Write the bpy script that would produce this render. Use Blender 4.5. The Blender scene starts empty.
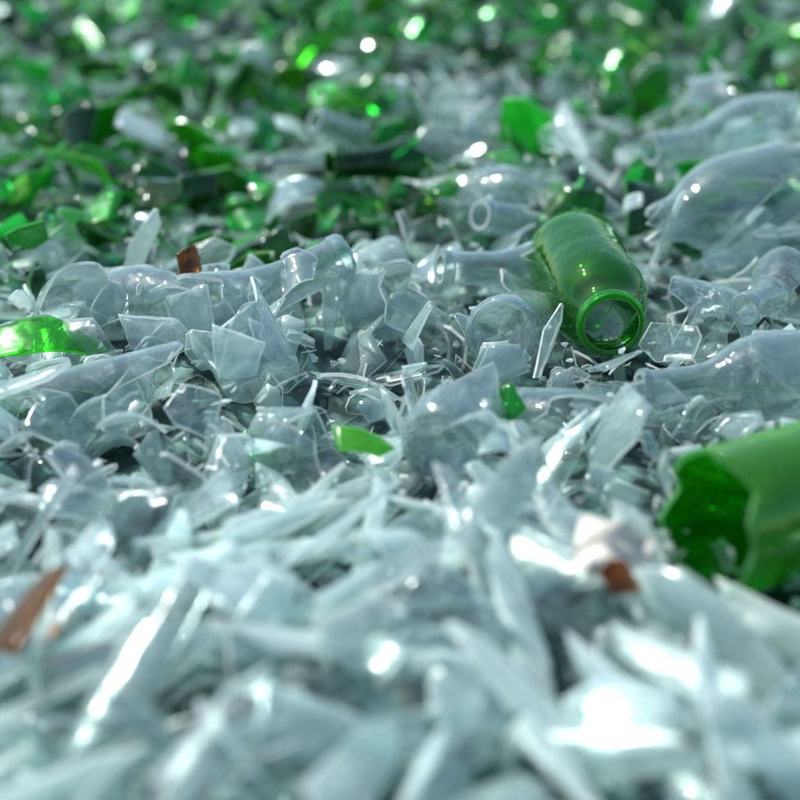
import bpy, bmesh, math, random
import numpy as np
from mathutils import Vector, Matrix, Quaternion, noise
random.seed(7)
R=math.radians
scene=bpy.context.scene
C=scene.collection
# ------------------------------------------------------------ camera
H=0.74; PITCH=R(26.5); LENS=84.0
cam=bpy.data.cameras.new('camera'); camo=bpy.data.objects.new('camera',cam); C.objects.link(camo)
camo.location=(0,0,H); camo.rotation_euler=(math.pi/2-PITCH,0,0)
cam.lens=LENS; cam.sensor_width=36; cam.clip_start=0.05; cam.clip_end=500
scene.camera=camo
FW=Vector((0,math.cos(PITCH),-math.sin(PITCH))); UP=Vector((0,math.sin(PITCH),math.cos(PITCH))); RT=Vector((1,0,0))
TH=18/LENS
def at(px,py,z=0.0):
    d=FW+RT*((px-400)/400*TH)+UP*((400-py)/400*TH)
    k=(z-H)/d.z
    return Vector((0,0,H))+d*k
def proj(p):
    v=Vector(p)-Vector((0,0,H)); w=v.dot(FW)
    return 400+400*v.dot(RT)/w/TH, 400-400*v.dot(UP)/w/TH
foc=at(600,350,0.03)
cam.dof.use_dof=True
cam.dof.focus_distance=(foc-Vector((0,0,H))).dot(FW)
cam.dof.aperture_fstop=2.1
cam.dof.aperture_blades=8
# ------------------------------------------------------------ terrain height
def hf(x,y):
    v=0.036*noise.noise(Vector((x*3.1+5,y*3.1,0.3)))+0.030*noise.noise(Vector((x*9,y*9,4.0)))
    return v+0.03*max(0,y-2.2)
# ------------------------------------------------------------ materials
def nodes(name):
    m=bpy.data.materials.new(name); m.use_nodes=True
    nt=m.node_tree; nt.nodes.clear(); return m,nt
def glass_mat(name,thin,dust_rim,solid=.25,dustc=.05,rim_white=.5,rough=(.12,.30),hv=.02,vv=.12,blotch=.18,simple=False,spread=1.0,tl=.5):
    """wall glass: see-through and reflective, with bright rims painted in where it is seen edge on; every piece more or less frosted"""
    m,nt=nodes(name); N=nt.nodes.new; L=nt.links.new
    out=N('ShaderNodeOutputMaterial')
    oi=N('ShaderNodeObjectInfo'); ge=N('ShaderNodeNewGeometry')
    def math_(op,a,b=None,c=None):
        n=N('ShaderNodeMath'); n.operation=op
        for i,v in enumerate((a,b,c)):
            if v is None: continue
            if isinstance(v,(int,float)): n.inputs[i].default_value=v
            else: L(v,n.inputs[i])
        return n.outputs[0]
    r1=math_('FRACT',math_('ADD',oi.outputs['Random'],ge.outputs['Random Per Island']))
    r2=math_('FRACT',math_('MULTIPLY',r1,7.31))
    r3=math_('FRACT',math_('MULTIPLY',r1,23.7))
    def var(c):
        h=N('ShaderNodeHueSaturation'); h.inputs['Color'].default_value=(*c,1)
        L(math_('MULTIPLY_ADD',r1,2*hv,.5-hv),h.inputs['Hue']); L(math_('MULTIPLY_ADD',r2,vv,1-vv),h.inputs['Value'])
        return h.outputs[0]
    t=N('ShaderNodeBsdfTransparent'); L(var(thin),t.inputs['Color'])
    nrm=None
    if not simple:
        tc=N('ShaderNodeTexCoord')
        bn=N('ShaderNodeTexNoise'); bn.inputs['Scale'].default_value=60; bn.inputs['Detail'].default_value=1; L(tc.outputs['Object'],bn.inputs['Vector'])
        bp=N('ShaderNodeBump'); bp.inputs['Strength'].default_value=.4; bp.inputs['Distance'].default_value=.004; L(bn.outputs[0],bp.inputs['Height']); nrm=bp.outputs[0]
    if solid>0:
        g=N('ShaderNodeBsdfGlass'); g.inputs['IOR'].default_value=1.5; g.inputs['Roughness'].default_value=.01
        L(var([c**.5 for c in thin]),g.inputs['Color'])
        if nrm: L(nrm,g.inputs['Normal'])
        mx=N('ShaderNodeMixShader'); mx.inputs[0].default_value=solid; L(t.outputs[0],mx.inputs[1]); L(g.outputs[0],mx.inputs[2]); base=mx.outputs[0]
    else: base=t.outputs[0]
    dc=var(dust_rim)
    d=N('ShaderNodeBsdfDiffuse'); L(dc,d.inputs['Color'])
    tr=N('ShaderNodeBsdfTranslucent'); L(dc,tr.inputs['Color'])
    md=N('ShaderNodeMixShader'); md.inputs[0].default_value=tl; L(d.outputs[0],md.inputs[1]); L(tr.outputs[0],md.inputs[2])
    lw=N('ShaderNodeLayerWeight'); lw.inputs['Blend'].default_value=.5
    if nrm: L(nrm,lw.inputs['Normal'])
    fp=math_('POWER',lw.outputs['Facing'],4.0)
    amount=math_('MULTIPLY_ADD',math_('MULTIPLY',r3,math_('MULTIPLY',r3,r3)),4.2*spread,1-.7*spread)   # most pieces clear, some frosted
    fm=math_('MULTIPLY',math_('MULTIPLY_ADD',fp,rim_white-dustc,dustc),amount)  # even dust share plus a painted bright rim, whiter toward grazing view
    if not simple:
        nz=N('ShaderNodeTexNoise'); nz.inputs['Scale'].default_value=45; nz.inputs['Detail'].default_value=4; L(tc.outputs['Object'],nz.inputs['Vector'])
        mr=N('ShaderNodeMapRange'); mr.inputs[1].default_value=.5; mr.inputs[2].default_value=.72; mr.inputs[3].default_value=0; mr.inputs[4].default_value=blotch; L(nz.outputs[0],mr.inputs[0])
        fm=math_('ADD',fm,mr.outputs[0])
    cl=math_('MINIMUM',fm,.95)
    m3=N('ShaderNodeMixShader'); L(cl,m3.inputs[0]); L(base,m3.inputs[1]); L(md.outputs[0],m3.inputs[2])
    gl=N('ShaderNodeBsdfGlossy'); L(math_('MULTIPLY_ADD',r2,rough[1]-rough[0],rough[0]),gl.inputs['Roughness']); gl.inputs['Color'].default_value=(.92,1,.98,1)
    fr=N('ShaderNodeFresnel'); fr.inputs['IOR'].default_value=1.5
    if nrm: L(nrm,gl.inputs['Normal']); L(nrm,fr.inputs['Normal'])
    bf=math_('MULTIPLY_ADD',ge.outputs['Backfacing'],-.7,1.0)
    m4=N('ShaderNodeMixShader'); L(math_('MULTIPLY',fr.outputs[0],bf),m4.inputs[0]); L(m3.outputs[0],m4.inputs[1]); L(gl.outputs[0],m4.inputs[2])
    L(m4.outputs[0],out.inputs[0]); return m
AQ=(.78,.98,.95)
CL =glass_mat('clear_glass',(.92,.985,.985),AQ,.20,.08,.95)
CLE=glass_mat('clear_glass_edge',(.75,.97,.92),(.94,1.0,.98),0,.88,.95,(.1,.2),simple=True,spread=0)
CS =glass_mat('frosted_clear_glass',(.91,.985,.98),(.84,.98,.95),.10,.13,.98,(.22,.42))
CB =glass_mat('clear_bottle_glass',(.93,.99,.985),AQ,.62,.006,.55,(.03,.07),blotch=.05,spread=0)
CF =glass_mat('clear_cullet',(.91,.985,.975),AQ,0,.22,.95,(.12,.35),.02,.4,simple=True)
CC =glass_mat('clear_crumb_glass',(.93,.99,.97),(.92,1.0,.98),0,.45,.95,(.02,.10),.02,.1,simple=True)
GR =glass_mat('green_glass',(.12,.84,.15),(.09,.74,.09),.12,.10,.50,(.10,.28),.05,.7,tl=.65)
GRE=glass_mat('green_glass_edge',(.2,.8,.2),(.25,.92,.22),0,.5,.7,(.1,.2),.03,.3,simple=True,spread=.3)
GF =glass_mat('green_cullet',(.09,.74,.13),(.09,.72,.08),0,.26,.7,(.08,.28),.055,.88,simple=True,tl=.65)
GB =glass_mat('green_bottle_glass',(.10,.76,.07),(.10,.82,.04),.40,.10,.26,(.02,.04),.01,.1,blotch=.05,spread=0,tl=.75)
GC =glass_mat('light_green_bottle_glass',(.24,.90,.09),(.26,.90,.05),.30,.20,.35,(.03,.05),.01,.1,blotch=.16,spread=0,tl=.55)
GI =glass_mat('green_bottle_inside_shade',(.06,.42,.05),(.03,.4,.03),0,.0,.06,(.03,.06),.01,.1,simple=True,spread=0)  # inner wall tinted darker: shade inside the bottle put into the colour
GJ =glass_mat('green_bottle_inside_deep_shade',(.04,.32,.04),(.03,.4,.03),0,.0,.06,(.03,.06),.01,.1,simple=True,spread=0)  # same inner wall, deeper tint painting the shade behind the mouth
BR =glass_mat('brown_glass',(.60,.25,.05),(.36,.16,.035),0,.14,.5,spread=0,tl=.75)
BRE=glass_mat('brown_glass_edge',(.5,.20,.04),(.50,.24,.06),0,.5,.7,simple=True,spread=0)
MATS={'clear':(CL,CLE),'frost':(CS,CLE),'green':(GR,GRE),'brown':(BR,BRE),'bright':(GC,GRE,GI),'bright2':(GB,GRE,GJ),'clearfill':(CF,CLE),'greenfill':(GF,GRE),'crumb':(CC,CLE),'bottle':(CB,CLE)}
def plain(name,c1,c2,sc,rough=.8,bump=.5):
    m,nt=nodes(name); N=nt.nodes.new; L=nt.links.new
    out=N('ShaderNodeOutputMaterial'); b=N('ShaderNodeBsdfPrincipled'); b.inputs['Roughness'].default_value=rough
    tc=N('ShaderNodeTexCoord'); nz=N('ShaderNodeTexNoise'); nz.inputs['Scale'].default_value=sc; nz.inputs['Detail'].default_value=5; L(tc.outputs['Object'],nz.inputs['Vector'])
    cr=N('ShaderNodeValToRGB'); cr.color_ramp.elements[0].position=.46; cr.color_ramp.elements[1].position=.66
    cr.color_ramp.elements[0].color=(*c1,1); cr.color_ramp.elements[1].color=(*c2,1); L(nz.outputs[0],cr.inputs[0]); L(cr.outputs[0],b.inputs['Base Color'])
    bp=N('ShaderNodeBump'); bp.inputs['Strength'].default_value=bump; bp.inputs['Distance'].default_value=.004; L(nz.outputs[0],bp.inputs['Height']); L(bp.outputs[0],b.inputs['Normal'])
    L(b.outputs[0],out.inputs[0]); return m
GROUND=plain('gap_shade_ground',(.002,.026,.022),(.20,.36,.31),26)  # near-black tone paints the shade of gaps between shards onto the ground
PAPER=plain('soiled_paper',(.72,.68,.58),(.84,.84,.76),12,.6,.1)
# ------------------------------------------------------------ mesh generators
def to_mesh(name,verts,faces,mi,smooth,mats):
    me=bpy.data.meshes.new(name); me.from_pydata([tuple(v) for v in verts],[],faces)
    for m in mats: me.materials.append(m)
    me.polygons.foreach_set('material_index',mi); me.polygons.foreach_set('use_smooth',smooth)
    me.update(); return me
def shard_data(w,l,Rad,t,rnd,res=5,taper=0.0,sliver=False,single=False):
    """convex irregular outline cut from a bent bottle wall"""
    bm=bmesh.new()
    nx,ny=(max(3,res-2),res+2) if sliver else (res,res)
    g=[[bm.verts.new(((i/nx-.5)*w,(j/ny-.5)*l,0)) for j in range(ny+1)] for i in range(nx+1)]
    for i in range(nx):
        for j in range(ny): bm.faces.new((g[i][j],g[i+1][j],g[i+1][j+1],g[i][j+1]))
    n=rnd.randint(4,6); a0=rnd.random()*6.28
    for k in range(n):
        a=a0+(k+rnd.uniform(-.33,.33))*6.283/n
        nrm=Vector((math.cos(a)/w,math.sin(a)/l,0)); nrm.normalize()
        sup=abs(nrm.x)*w*.5+abs(nrm.y)*l*.5
        dist=sup*rnd.uniform(.38,.72)
        bmesh.ops.bisect_plane(bm,geom=bm.verts[:]+bm.edges[:]+bm.faces[:],plane_co=nrm*dist,plane_no=nrm,clear_outer=True)
    bm.verts.ensure_lookup_table(); bm.verts.index_update()
    nv=len(bm.verts); outer=[];inner=[]
    for v in bm.verts:
        u,vv=v.co.x,v.co.y
        rr=Rad*(1+taper*vv/l)
        th=u/Rad
        jx=rnd.uniform(-1,1)*t*.18 if v.is_boundary else 0
        outer.append(Vector((rr*math.sin(th)+jx,vv+jx,rr*math.cos(th)-Rad)))
        inner.append(Vector(((rr-t)*math.sin(th),vv,(rr-t)*math.cos(th)-Rad)))
    F=[];mi=[];sm=[]
    for f in bm.faces:
        ids=[v.index for v in f.verts]
        F.append(ids); mi.append(0); sm.append(True)
        if not single:
            F.append([i+nv for i in reversed(ids)]); mi.append(0); sm.append(True)
    for e in bm.edges:
        if e.is_boundary:
            lp=e.link_loops[0]; a=lp.vert.index; b=lp.link_loop_next.vert.index
            F.append([b,a,a+nv,b+nv]); mi.append(1); sm.append(False)
    bm.free()
    return outer+inner,F,mi,sm
def smooth_profile(pts,step=.003,passes=3):
    out=[Vector(pts[0])]
    for a,b in zip(pts,pts[1:]):
        a=Vector(a);b=Vector(b);n=max(1,round((b-a).length/step))
        for k in range(1,n+1): out.append(a.lerp(b,k/n))
    for _ in range(passes):
        out=[out[0]]+[(out[i-1]+out[i]*2+out[i+1])/4 for i in range(1,len(out)-1)]+[out[-1]]
    return out
def lathe_piece(name,pts,t,mats,s0=None,s1=None,seg=48,rows=40,step=.003,passes=3):
    """revolve a wall profile with thickness, broken off along jagged edges s0(theta), s1(theta) in 0..1"""
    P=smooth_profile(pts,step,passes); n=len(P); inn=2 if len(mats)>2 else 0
    Nn=[]
    for i in range(n):
        d=P[min(i+1,n-1)]-P[max(i-1,0)]; d.normalize(); Nn.append(Vector((d.y,-d.x)))
    def samp(L,s):
        x=max(0,min(1,s))*(n-1); i=min(int(x),n-2); return L[i].lerp(L[i+1],x-i)
    V=[]
    for lay in (0,1):
        for j in range(seg):
            th=6.28318*j/seg; a=s0(th) if s0 else 0; b=s1(th) if s1 else 1
            b=max(b,a+.01)
            for k in range(rows+1):
                s=a+(b-a)*k/rows; p=samp(P,s); q=samp(Nn,s)
                r,z=(p.x,p.y) if lay==0 else (p.x-q.x*t,p.y-q.y*t)
                r=max(r,.0004)
                V.append((r*math.cos(th),r*math.sin(th),z))
    F=[];mi=[];sm=[]; rr=rows+1; off=seg*rr
    for j in range(seg):
        j2=(j+1)%seg
        for k in range(rows):
            a,b,c,d=j*rr+k,j2*rr+k,j2*rr+k+1,j*rr+k+1
            F.append((a,b,c,d));mi.append(0);sm.append(True)
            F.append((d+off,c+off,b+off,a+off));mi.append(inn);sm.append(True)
        a,b=j*rr,j2*rr; F.append((b,a,a+off,b+off));mi.append(1);sm.append(False)
        a,b=j*rr+rows,j2*rr+rows; F.append((a,b,b+off,a+off));mi.append(1);sm.append(False)
    return to_mesh(name,V,F,mi,sm,mats)
def jag(base,amp,rnd,n=13):
    vals=[rnd.uniform(-1,1)*amp for _ in range(n)]
    ph=rnd.random(); t2=rnd.uniform(.5,1.3)*amp; a2=rnd.random()*6.28
    def f(th):
        x=(th/6.28318+ph)%1*n; i=int(x)%n; u=x-int(x)
        return base+vals[i]*(1-u)+vals[(i+1)%n]*u+t2*math.cos(th-a2)
    return f
BEER=[(.0005,.010),(.018,.007),(.028,.001),(.033,.0015),(.0355,.008),(.036,.02),(.036,.150),(.0345,.168),(.028,.190),(.019,.212),(.0150,.232),(.0140,.262),(.0138,.280)]
WINE=[(.0005,.030),(.014,.022),(.026,.004),(.034,.001),(.038,.008),(.0385,.02),(.0385,.185),(.037,.202),(.028,.222),(.018,.236),(.0150,.255),(.0145,.300)]
JAR=[(.0005,.006),(.02,.003),(.031,.001),(.035,.006),(.037,.02),(.037,.085),(.033,.098),(.029,.104),(.029,.118)]
STUBBY=[(.0005,.010),(.018,.007),(.028,.001),(.033,.0015),(.0355,.008),(.036,.02),(.036,.078),(.0355,.092),(.0335,.104),(.0285,.115),(.0240,.122),(.0220,.130),(.0215,.138)]
def lip_mesh(name,r,z,mats,h=.010,fl=.0020):
    return lathe_piece(name,[(r+.0002,z-h*.95),(r+fl,z-h*.8),(r+fl,z-h*.15),(r+fl*.6,z+.0005),(r-.0005,z+.001),(r-.0022,z-.0005)],.0012,mats[:2],seg=40,rows=14,step=.001,passes=2)
# ------------------------------------------------------------ object helpers
def link(name,me,parent=None):
    o=bpy.data.objects.new(name,me); C.objects.link(o)
    if parent: o.parent=parent
    return o
def tag(o,label,cat,group=None,kind=None):
    if label: o['label']=label
    if cat: o['category']=cat
    if group: o['group']=group
    if kind: o['kind']=kind
    return o
def orient(o,P,axis,anchor=0.0,roll=0.0,s=1.0):
    axis=Vector(axis).normalized()
    q=axis.to_track_quat('Z','Y') @ Quaternion((0,0,1),roll)
    o.rotation_mode='QUATERNION'; o.rotation_quaternion=q; o.scale=(s,s,s)
    o.location=Vector(P)-axis*anchor*s
clearance=[]   # (x,y,radius): no loose shard stands on top here
def keep(px,py,z,r): p=at(px,py,z); clearance.append((p.x,p.y,r))
def bottle(kind,pts,col,label,P,axis,anchor,s0=None,s1=None,lip=True,s=1.0,roll=0,cat='glass bottle',t=.003,seg=64,rows=50):
    me=lathe_piece('glass_wall',pts,t,MATS[col],s0,s1,seg,rows)
    if lip:
        o=link(kind,None); orient(o,P,axis,anchor,roll,s)
        link('bottle_wall',me,o); link('lip_ring',lip_mesh('lip_ring',pts[-1][0],pts[-1][1],MATS[col]),o)
    else:
        o=link(kind,me); orient(o,P,axis,anchor,roll,s)
    tag(o,label,cat); return o
rn=random.Random(3)
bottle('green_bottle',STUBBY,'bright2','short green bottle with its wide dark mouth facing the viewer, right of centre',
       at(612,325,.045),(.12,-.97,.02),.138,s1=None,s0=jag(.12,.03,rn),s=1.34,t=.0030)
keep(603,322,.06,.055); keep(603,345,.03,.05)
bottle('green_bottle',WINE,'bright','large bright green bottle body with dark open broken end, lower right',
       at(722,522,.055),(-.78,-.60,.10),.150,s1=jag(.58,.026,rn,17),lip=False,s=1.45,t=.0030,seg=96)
keep(703,530,.04,.085); keep(760,520,.04,.085); keep(740,600,.02,.05)
bottle('clear_bottle',WINE,'bottle','clear bottle lying with its neck pointing left above the lower green bottle',
       at(640,388,.045),(-.95,-.22,.02),.30,s0=jag(.25,.05,rn))
keep(700,385,.04,.05)
bottle('clear_bottle',WINE,'bottle','large blurred clear bottle with its shoulder to the left, upper right background',
       at(640,228,.055),(-.88,-.45,-.06),.27,s0=jag(.45,.12,rn),s1=jag(.88,.03,rn),lip=False,s=1.35)
keep(690,215,.04,.05)
bottle('clear_bottle',BEER,'bottle','smaller blurred clear bottle lying behind the large one, upper right background',
       at(650,150,.06),(-.8,-.5,.05),.28,s0=jag(.58,.08,rn),s=1.25)
bottle('bottle_neck',BEER,'bottle','clear bottle neck leaning up to the right, left of centre',
       at(345,255,.07),(.72,.40,.20),.280,s0=jag(.68,.05,rn),s=1.45,cat='bottle neck')
bottle('glass_jar',JAR,'bottle','clear broken jar with round open rim just behind the centre',
       at(395,300,.04),(.55,-.62,.45),.05,s1=jag(.62,.13,rn),lip=False,cat='glass jar')
bottle('glass_jar',JAR,'bottle','clear broken jar base lying at the left edge above the green shard',
       at(75,310,.03),(.35,-.65,.5),.02,s1=jag(.50,.12,rn),lip=False,cat='glass jar')
bottle('bottle_neck',BEER,'bottle','clear bottle shoulder and neck lying left of the green bottle mouth',
       at(440,268,.05),(-.85,-.25,.12),.280,s0=jag(.70,.07,rn),s=1.15,cat='bottle neck')
bottle('bottle_bottom',BEER,'bottle','clear round bottle base turned to the viewer near the picture centre',
       at(500,335,.045),(.25,.7,-.25),.0,s1=jag(.32,.09,rn),lip=False,cat='bottle base')
bottle('bottle_bottom',WINE,'bottle','clear bottle base with raised punt lying in front of the centre',
       at(440,450,.03),(.3,.8,.05),.0,s1=jag(.30,.09,rn),lip=False,cat='bottle base')
bottle('bottle_piece',BEER,'bottle','clear broken bottle shoulder lying left of the picture centre',
       at(215,330,.02),(-.8,-.45,.15),.20,s0=jag(.60,.10,rn),s1=jag(.84,.05,rn),lip=False,cat='bottle piece')
bottle('bottle_neck',WINE,'bottle','clear bottle neck lying across the shards at the right edge',
       at(745,310,.05),(-.5,-.75,.1),.30,s0=jag(.72,.05,rn),cat='bottle neck')
bottle('bottle_piece',BEER,'bottle','clear open bottle tube half buried in shards, lower left of the centre',
       at(300,450,.005),(.75,-.45,.22),.12,s0=jag(.36,.10,rn),s1=jag(.58,.09,rn),lip=False,cat='bottle piece')
bottle('bottle_neck',BEER,'green','dark green bottle neck lying in the blurred green background, centre left',
       at(330,165,.05),(-.8,-.4,.1),.280,s0=jag(.70,.05,rn),s=1.1,cat='bottle neck')
bottle('bottle_neck',BEER,'bottle','blurred clear bottle neck standing out of the green background shards',
       at(315,120,.06),(-.6,-.3,.35),.280,s0=jag(.76,.05,rn),s=1.1,cat='bottle neck')
bottle('bottle_piece',WINE,'bottle','blurred clear broken bottle wall in the background right of the top centre',
       at(520,200,.04),(.8,-.4,.2),.2,s0=jag(.48,.10,rn),s1=jag(.70,.10,rn),lip=False,cat='bottle piece')
bottle('bottle_piece',WINE,'bottle','wide curved clear bottle half lying blurred at the right of the foreground',
       at(560,610,.01),(.6,.5,.1),.1,s0=jag(.32,.11,rn),s1=jag(.55,.11,rn),lip=False,cat='bottle piece')
extra=[ # kind, profile, px, py, z, axis, anchor, s0, s1, scale, label
 ('bottle_piece',BEER,150,300,.035,(.7,-.5,.3),.17,(.5,.10),(.78,.08),1.0,'clear curved bottle shoulder between the left jar and the leaning neck'),
 ('bottle_bottom',BEER,265,385,.02,(-.4,.6,.5),.0,None,(.30,.10),1.0,'clear bottle base tipped up left of the centre, in front of the leaning neck'),
 ('bottle_piece',WINE,120,400,.015,(.85,.3,.1),.12,(.33,.1),(.50,.1),1.0,'clear broken bottle tube at the left, below the flat green shard'),
 ('bottle_piece',JAR,690,318,.025,(-.8,-.3,.3),.05,(.38,.14),(.66,.15),1.0,'clear jar side lying right of the green bottle mouth'),
 ('bottle_piece',BEER,560,430,.015,(.8,-.4,.2),.15,(.47,.10),(.66,.10),1.0,'clear curved bottle half right of the centre, left of the lower green bottle'),
 ('bottle_piece',WINE,70,500,.02,(.6,.6,.2),.12,(.32,.12),(.48,.12),1.0,'clear broken bottle wall near the left edge in the middle front rows'),
 ('bottle_piece',BEER,720,110,.05,(.5,-.7,.3),.15,(.45,.12),(.70,.12),1.2,'blurred clear bottle fragment near the top right corner'),
 ('bottle_neck',WINE,480,215,.05,(-.7,-.5,.3),.30,(.78,.05),None,1.1,'blurred clear bottle neck behind the centre, pointing to the left'),
]
for kd,pf,px,py,z,ax,an,a0,a1,sc,lb in extra:
    bottle(kd,pf,'bottle',lb,at(px,py,z),ax,an,s0=jag(a0[0],a0[1],rn) if a0 else None,s1=jag(a1[0],a1[1],rn) if a1 else None,lip=(kd=='bottle_neck'),s=sc,
           cat={'bottle_piece':'bottle piece','bottle_neck':'bottle neck','bottle_bottom':'bottle base'}[kd])
# ------------------------------------------------------------ hero shards
def hero_shard(col,px,py,z,w,l,Rad,rot,label,seed,t=.0032,sliver=False,taper=0):
    rnd=random.Random(seed)
    d=shard_data(w,l,Rad,t,rnd,9,taper,sliver)
    me=to_mesh('shard',*d,MATS[col]); o=link('glass_shard',me)
    o.location=at(px,py,z); o.rotation_euler=[R(a) for a in rot]
    tag(o,label,'glass shard'); return o
hero_shard('brown',22,606,.07,.055,.12,.05,(20,-25,-38),'long rust brown glass shard sticking up at the lower left edge',1,sliver=True)
hero_shard('brown',622,580,.060,.045,.03,.03,(50,10,20),'small orange brown shard in front of the pale paper scrap',2)
hero_shard('brown',190,262,.07,.03,.035,.03,(55,20,30),'small brown shard among green shards, upper left',3)
hero_shard('green',30,336,.045,.15,.06,.09,(18,0,8),'flat green shard lying at the left edge of the middle band',6)
hero_shard('green',362,440,.045,.10,.04,.05,(25,15,10),'dark green curved shard lying near the picture centre',7)
hero_shard('green',505,400,.05,.05,.04,.03,(45,0,-20),'teal green shard between two clear bases right of the centre',8)
rnd=random.Random(5)
bm=bmesh.new(); n=14
g=[[bm.verts.new(((i/n-.5)*.055,(j/n-.5)*.042+(rnd.uniform(-.002,.002) if j in(0,n) else 0),.010*noise.noise(Vector((i*.25,j*.25,2)))+.010*math.sin(i*.32))) for j in range(n+1)] for i in range(n+1)]
for i in range(n):
    for j in range(n): f=bm.faces.new((g[i][j],g[i+1][j],g[i+1][j+1],g[i][j+1])); f.smooth=True
me=bpy.data.meshes.new('scrap'); bm.to_mesh(me); bm.free(); me.materials.append(PAPER)
o=link('paper_scrap',me); o.location=at(612,552,.055); o.rotation_euler=(R(30),R(8),R(-12))
tag(o,'curled pale cream scrap between shards left of the lower green bottle','paper scrap')
# ------------------------------------------------------------ loose shards (individuals)
protos={}
for col in ('clear','green'):
    lst=[]
    for k in range(24):
        rnd=random.Random(100+k+(50 if col=='green' else 0))
        typ=['curved','curved','flat','sliver'][k%4]
        if typ=='curved': dd=shard_data(rnd.uniform(.055,.085),rnd.uniform(.05,.09),rnd.uniform(.030,.042),.003,rnd,8,rnd.choice([0,0,.5]))
        elif typ=='flat': dd=shard_data(rnd.uniform(.05,.08),rnd.uniform(.05,.085),rnd.uniform(.09,.25),.0035,rnd,5)
        else: dd=shard_data(rnd.uniform(.026,.042),rnd.uniform(.12,.19),rnd.uniform(.022,.036),.0034,rnd,7,0,True)
        mt='frost' if (col=='clear' and typ=='sliver') else col
        lst.append((typ,to_mesh('%s_shard'%typ,*dd,MATS[mt])))
    protos[col]=lst
def zone(px,py):
    c='far left' if px<160 else 'left of centre' if px<340 else 'around the centre' if px<480 else 'right of centre' if px<640 else 'far right'
    r='the blurred far background' if py<110 else 'the blurred back rows' if py<230 else 'the sharp band before the background' if py<320 else 'the sharp middle band' if py<420 else 'the middle front rows' if py<540 else 'the blurred foreground' if py<670 else 'the blurred bottom edge'
    return c,r
def greenness(px,py):
    """how green the heap is at this place of the heap (from the photograph)"""
    n=noise.noise(Vector((px*.011,py*.018,1.5)))
    if py<90: base=.78
    elif py<235: base=.80 if px<430 else .30
    elif py<275: base=.45 if px<300 else .08
    elif py<440: base=.01
    else: base=0
    return base+(.6*n if py<235 else 0)
cnt={'clear':0,'green':0}
def put(col,x,y,z,scale,rot,k):
    typ,me=protos[col][k]
    o=bpy.data.objects.new(col+'_glass_shard',me); C.objects.link(o)
    o.location=(x,y,z); o.rotation_euler=rot; o.scale=(scale,)*3
    px,py=proj((x,y,z)); c,r=zone(px,py)
    sh={'curved':'curved','flat':'flattish','sliver':'long narrow'}[typ]
    lab='%s %s glass shard in %s, %s'%(sh,col,r,c)
    tag(o,lab,'glass shard',lab.replace('shard','shards',1)); cnt[col]+=1
rnd=random.Random(37)
pts=[]; tries=0
MAXC={'clear':299,'green':200}
while tries<60000 and (cnt['clear']<MAXC['clear'] or cnt['green']<MAXC['green']):
    tries+=1
    y=.88+ (rnd.random()**1.15)*2.8
    hw=.205*(y*1.05+.25)+.02
    x=rnd.uniform(-hw,hw)
    md=.028+.018*max(0,y-1.4)
    if any((x-a)**2+(y-b)**2<md*md for a,b in pts): continue
    if any((x-a)**2+(y-b)**2<r*r for a,b,r in clearance): continue
    zz=hf(x,y)
    px,py=proj((x,y,zz+.02))
    if py<-20 or py>825 or px<-25 or px>825: continue
    col='green' if rnd.random()<greenness(px,py) else 'clear'
    if cnt[col]>=MAXC[col]: continue
    pts.append((x,y))
    if py>500:
        k=rnd.choice([i for i in range(24) if i%4==3] if rnd.random()<.6 else list(range(24)))
        rot=(R(rnd.gauss(8,18)),R(rnd.gauss(0,38)),R(rnd.gauss(-42 if px<430 else 34,24)+(90 if rnd.random()<.15 else 0)))
        sc=rnd.uniform(.95,1.4)
    else:
        k=rnd.randrange(24)
        if col=='green' and k%4==3: k-=1
        if k%4==3 and rnd.random()<.5: k-=2
        rot=(R(rnd.gauss(12,34)),R(rnd.gauss(0,36)),rnd.random()*6.28); sc=rnd.uniform(.6,1.15)
        if py<235: sc*=1.15
    put(col,x,y,zz+rnd.uniform(.018,.050),sc,rot,k)
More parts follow.
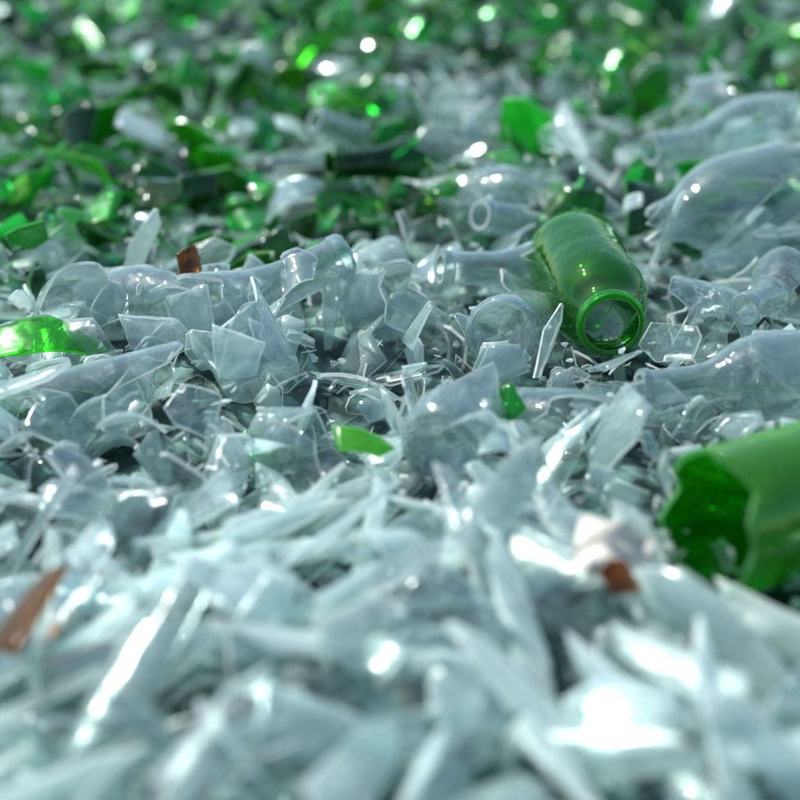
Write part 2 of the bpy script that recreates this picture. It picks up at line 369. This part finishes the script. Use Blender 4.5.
# ------------------------------------------------------------ the rest of the heap, one mass each colour
def filler(name,col,n,label,seed,zlo,zhi,smin,smax,mk=None):
    rnd=random.Random(seed); mats=MATS[mk or col+'fill']
    lows=[]
    for k in range(14):
        r2=random.Random(seed*31+k); typ=k%3
        if typ==0: dd=shard_data(r2.uniform(.05,.08),r2.uniform(.04,.08),r2.uniform(.03,.042),.003,r2,5,single=True)
        elif typ==1: dd=shard_data(r2.uniform(.04,.07),r2.uniform(.04,.07),r2.uniform(.05,.1),.0035,r2,3,single=True)
        else: dd=shard_data(r2.uniform(.022,.035),r2.uniform(.06,.11),.035,.003,r2,4,0,True,single=True)
        lows.append((np.array([tuple(v) for v in dd[0]]),dd[1],dd[2],dd[3]))
    VV=[];F=[];MI=[];SM=[];off=0;c=0
    while c<n:
        y=.70+rnd.random()**1.1*3.4; hw=.22*(y+.25)+.06; x=rnd.uniform(-hw,hw)
        zz=hf(x,y); px,py=proj((x,y,zz)); isg=rnd.random()<greenness(min(max(px,-50),850),py)
        if isg!=(col=='green'):
            if rnd.random()<.998 or y<1.9: continue
        c+=1
        v,f,mi,sm=lows[rnd.randrange(14)]
        e=Matrix.Rotation(rnd.random()*6.28,3,'Z')@Matrix.Rotation(R(rnd.gauss(0,40)),3,'X')@Matrix.Rotation(R(rnd.gauss(0,40)),3,'Y')
        s=rnd.uniform(smin,smax)
        w=(v*s)@np.array(e).T+np.array([x,y,zz+rnd.uniform(zlo,zhi)])
        VV.append(w); F.extend([[i+off for i in q] for q in f]); MI.extend(mi); SM.extend(sm); off+=len(v)
    me=to_mesh(name,np.concatenate(VV),F,MI,SM,mats); o=link(name,me)
    tag(o,label,'broken glass',None,'stuff')
filler('broken_glass_heap','clear',1200,'mass of small clear broken glass filling the heap between the larger shards',11,-.016,.022,.5,1.05)
filler('green_cullet','green',1150,'mass of green broken glass filling the back of the heap',12,-.014,.032,.45,1.0)
filler('glass_crumbs','clear',2000,'tiny clear glass crumbs scattered all over the heap',13,-.005,.048,.10,.26,'crumb')
# ------------------------------------------------------------ ground under the heap
xs=np.linspace(-4,4,110); ys=np.linspace(-1.5,9,140)
V=[(x,y,hf(x,y)-.018) for y in ys for x in xs]; nx=len(xs)
F=[(j*nx+i,j*nx+i+1,(j+1)*nx+i+1,(j+1)*nx+i) for j in range(len(ys)-1) for i in range(nx-1)]
me=to_mesh('ground',V,F,[0]*len(F),[True]*len(F),[GROUND]); g=link('ground',me); tag(g,'ground with painted gap shade under the broken glass','ground',None,'structure')
# ------------------------------------------------------------ light
EL=R(56); AZ=R(-55)   # sun to the left and a little behind the heap
S=Vector((math.sin(AZ)*math.cos(EL),math.cos(AZ)*math.cos(EL),math.sin(EL)))
sun=bpy.data.lights.new('sun','SUN'); sun.energy=5; sun.angle=R(.6); sun.color=(1,.99,.94)
so=bpy.data.objects.new('sun',sun); C.objects.link(so); so.rotation_mode='QUATERNION'; so.rotation_quaternion=S.to_track_quat('Z','Y'); so.location=S*5
w=bpy.data.worlds.new('World'); scene.world=w; w.use_nodes=True; nt=w.node_tree
sk=nt.nodes.new('ShaderNodeTexSky'); sk.sky_type='NISHITA'; sk.sun_disc=False; sk.sun_elevation=EL; sk.sun_rotation=AZ; sk.dust_density=1.0; sk.air_density=1.0; sk.ozone_density=.8
nt.links.new(sk.outputs[0],nt.nodes['Background'].inputs[0]); nt.nodes['Background'].inputs[1].default_value=.15
scene.view_settings.view_transform='Standard'; scene.view_settings.look='None'; scene.view_settings.exposure=0
print(cnt,tries)
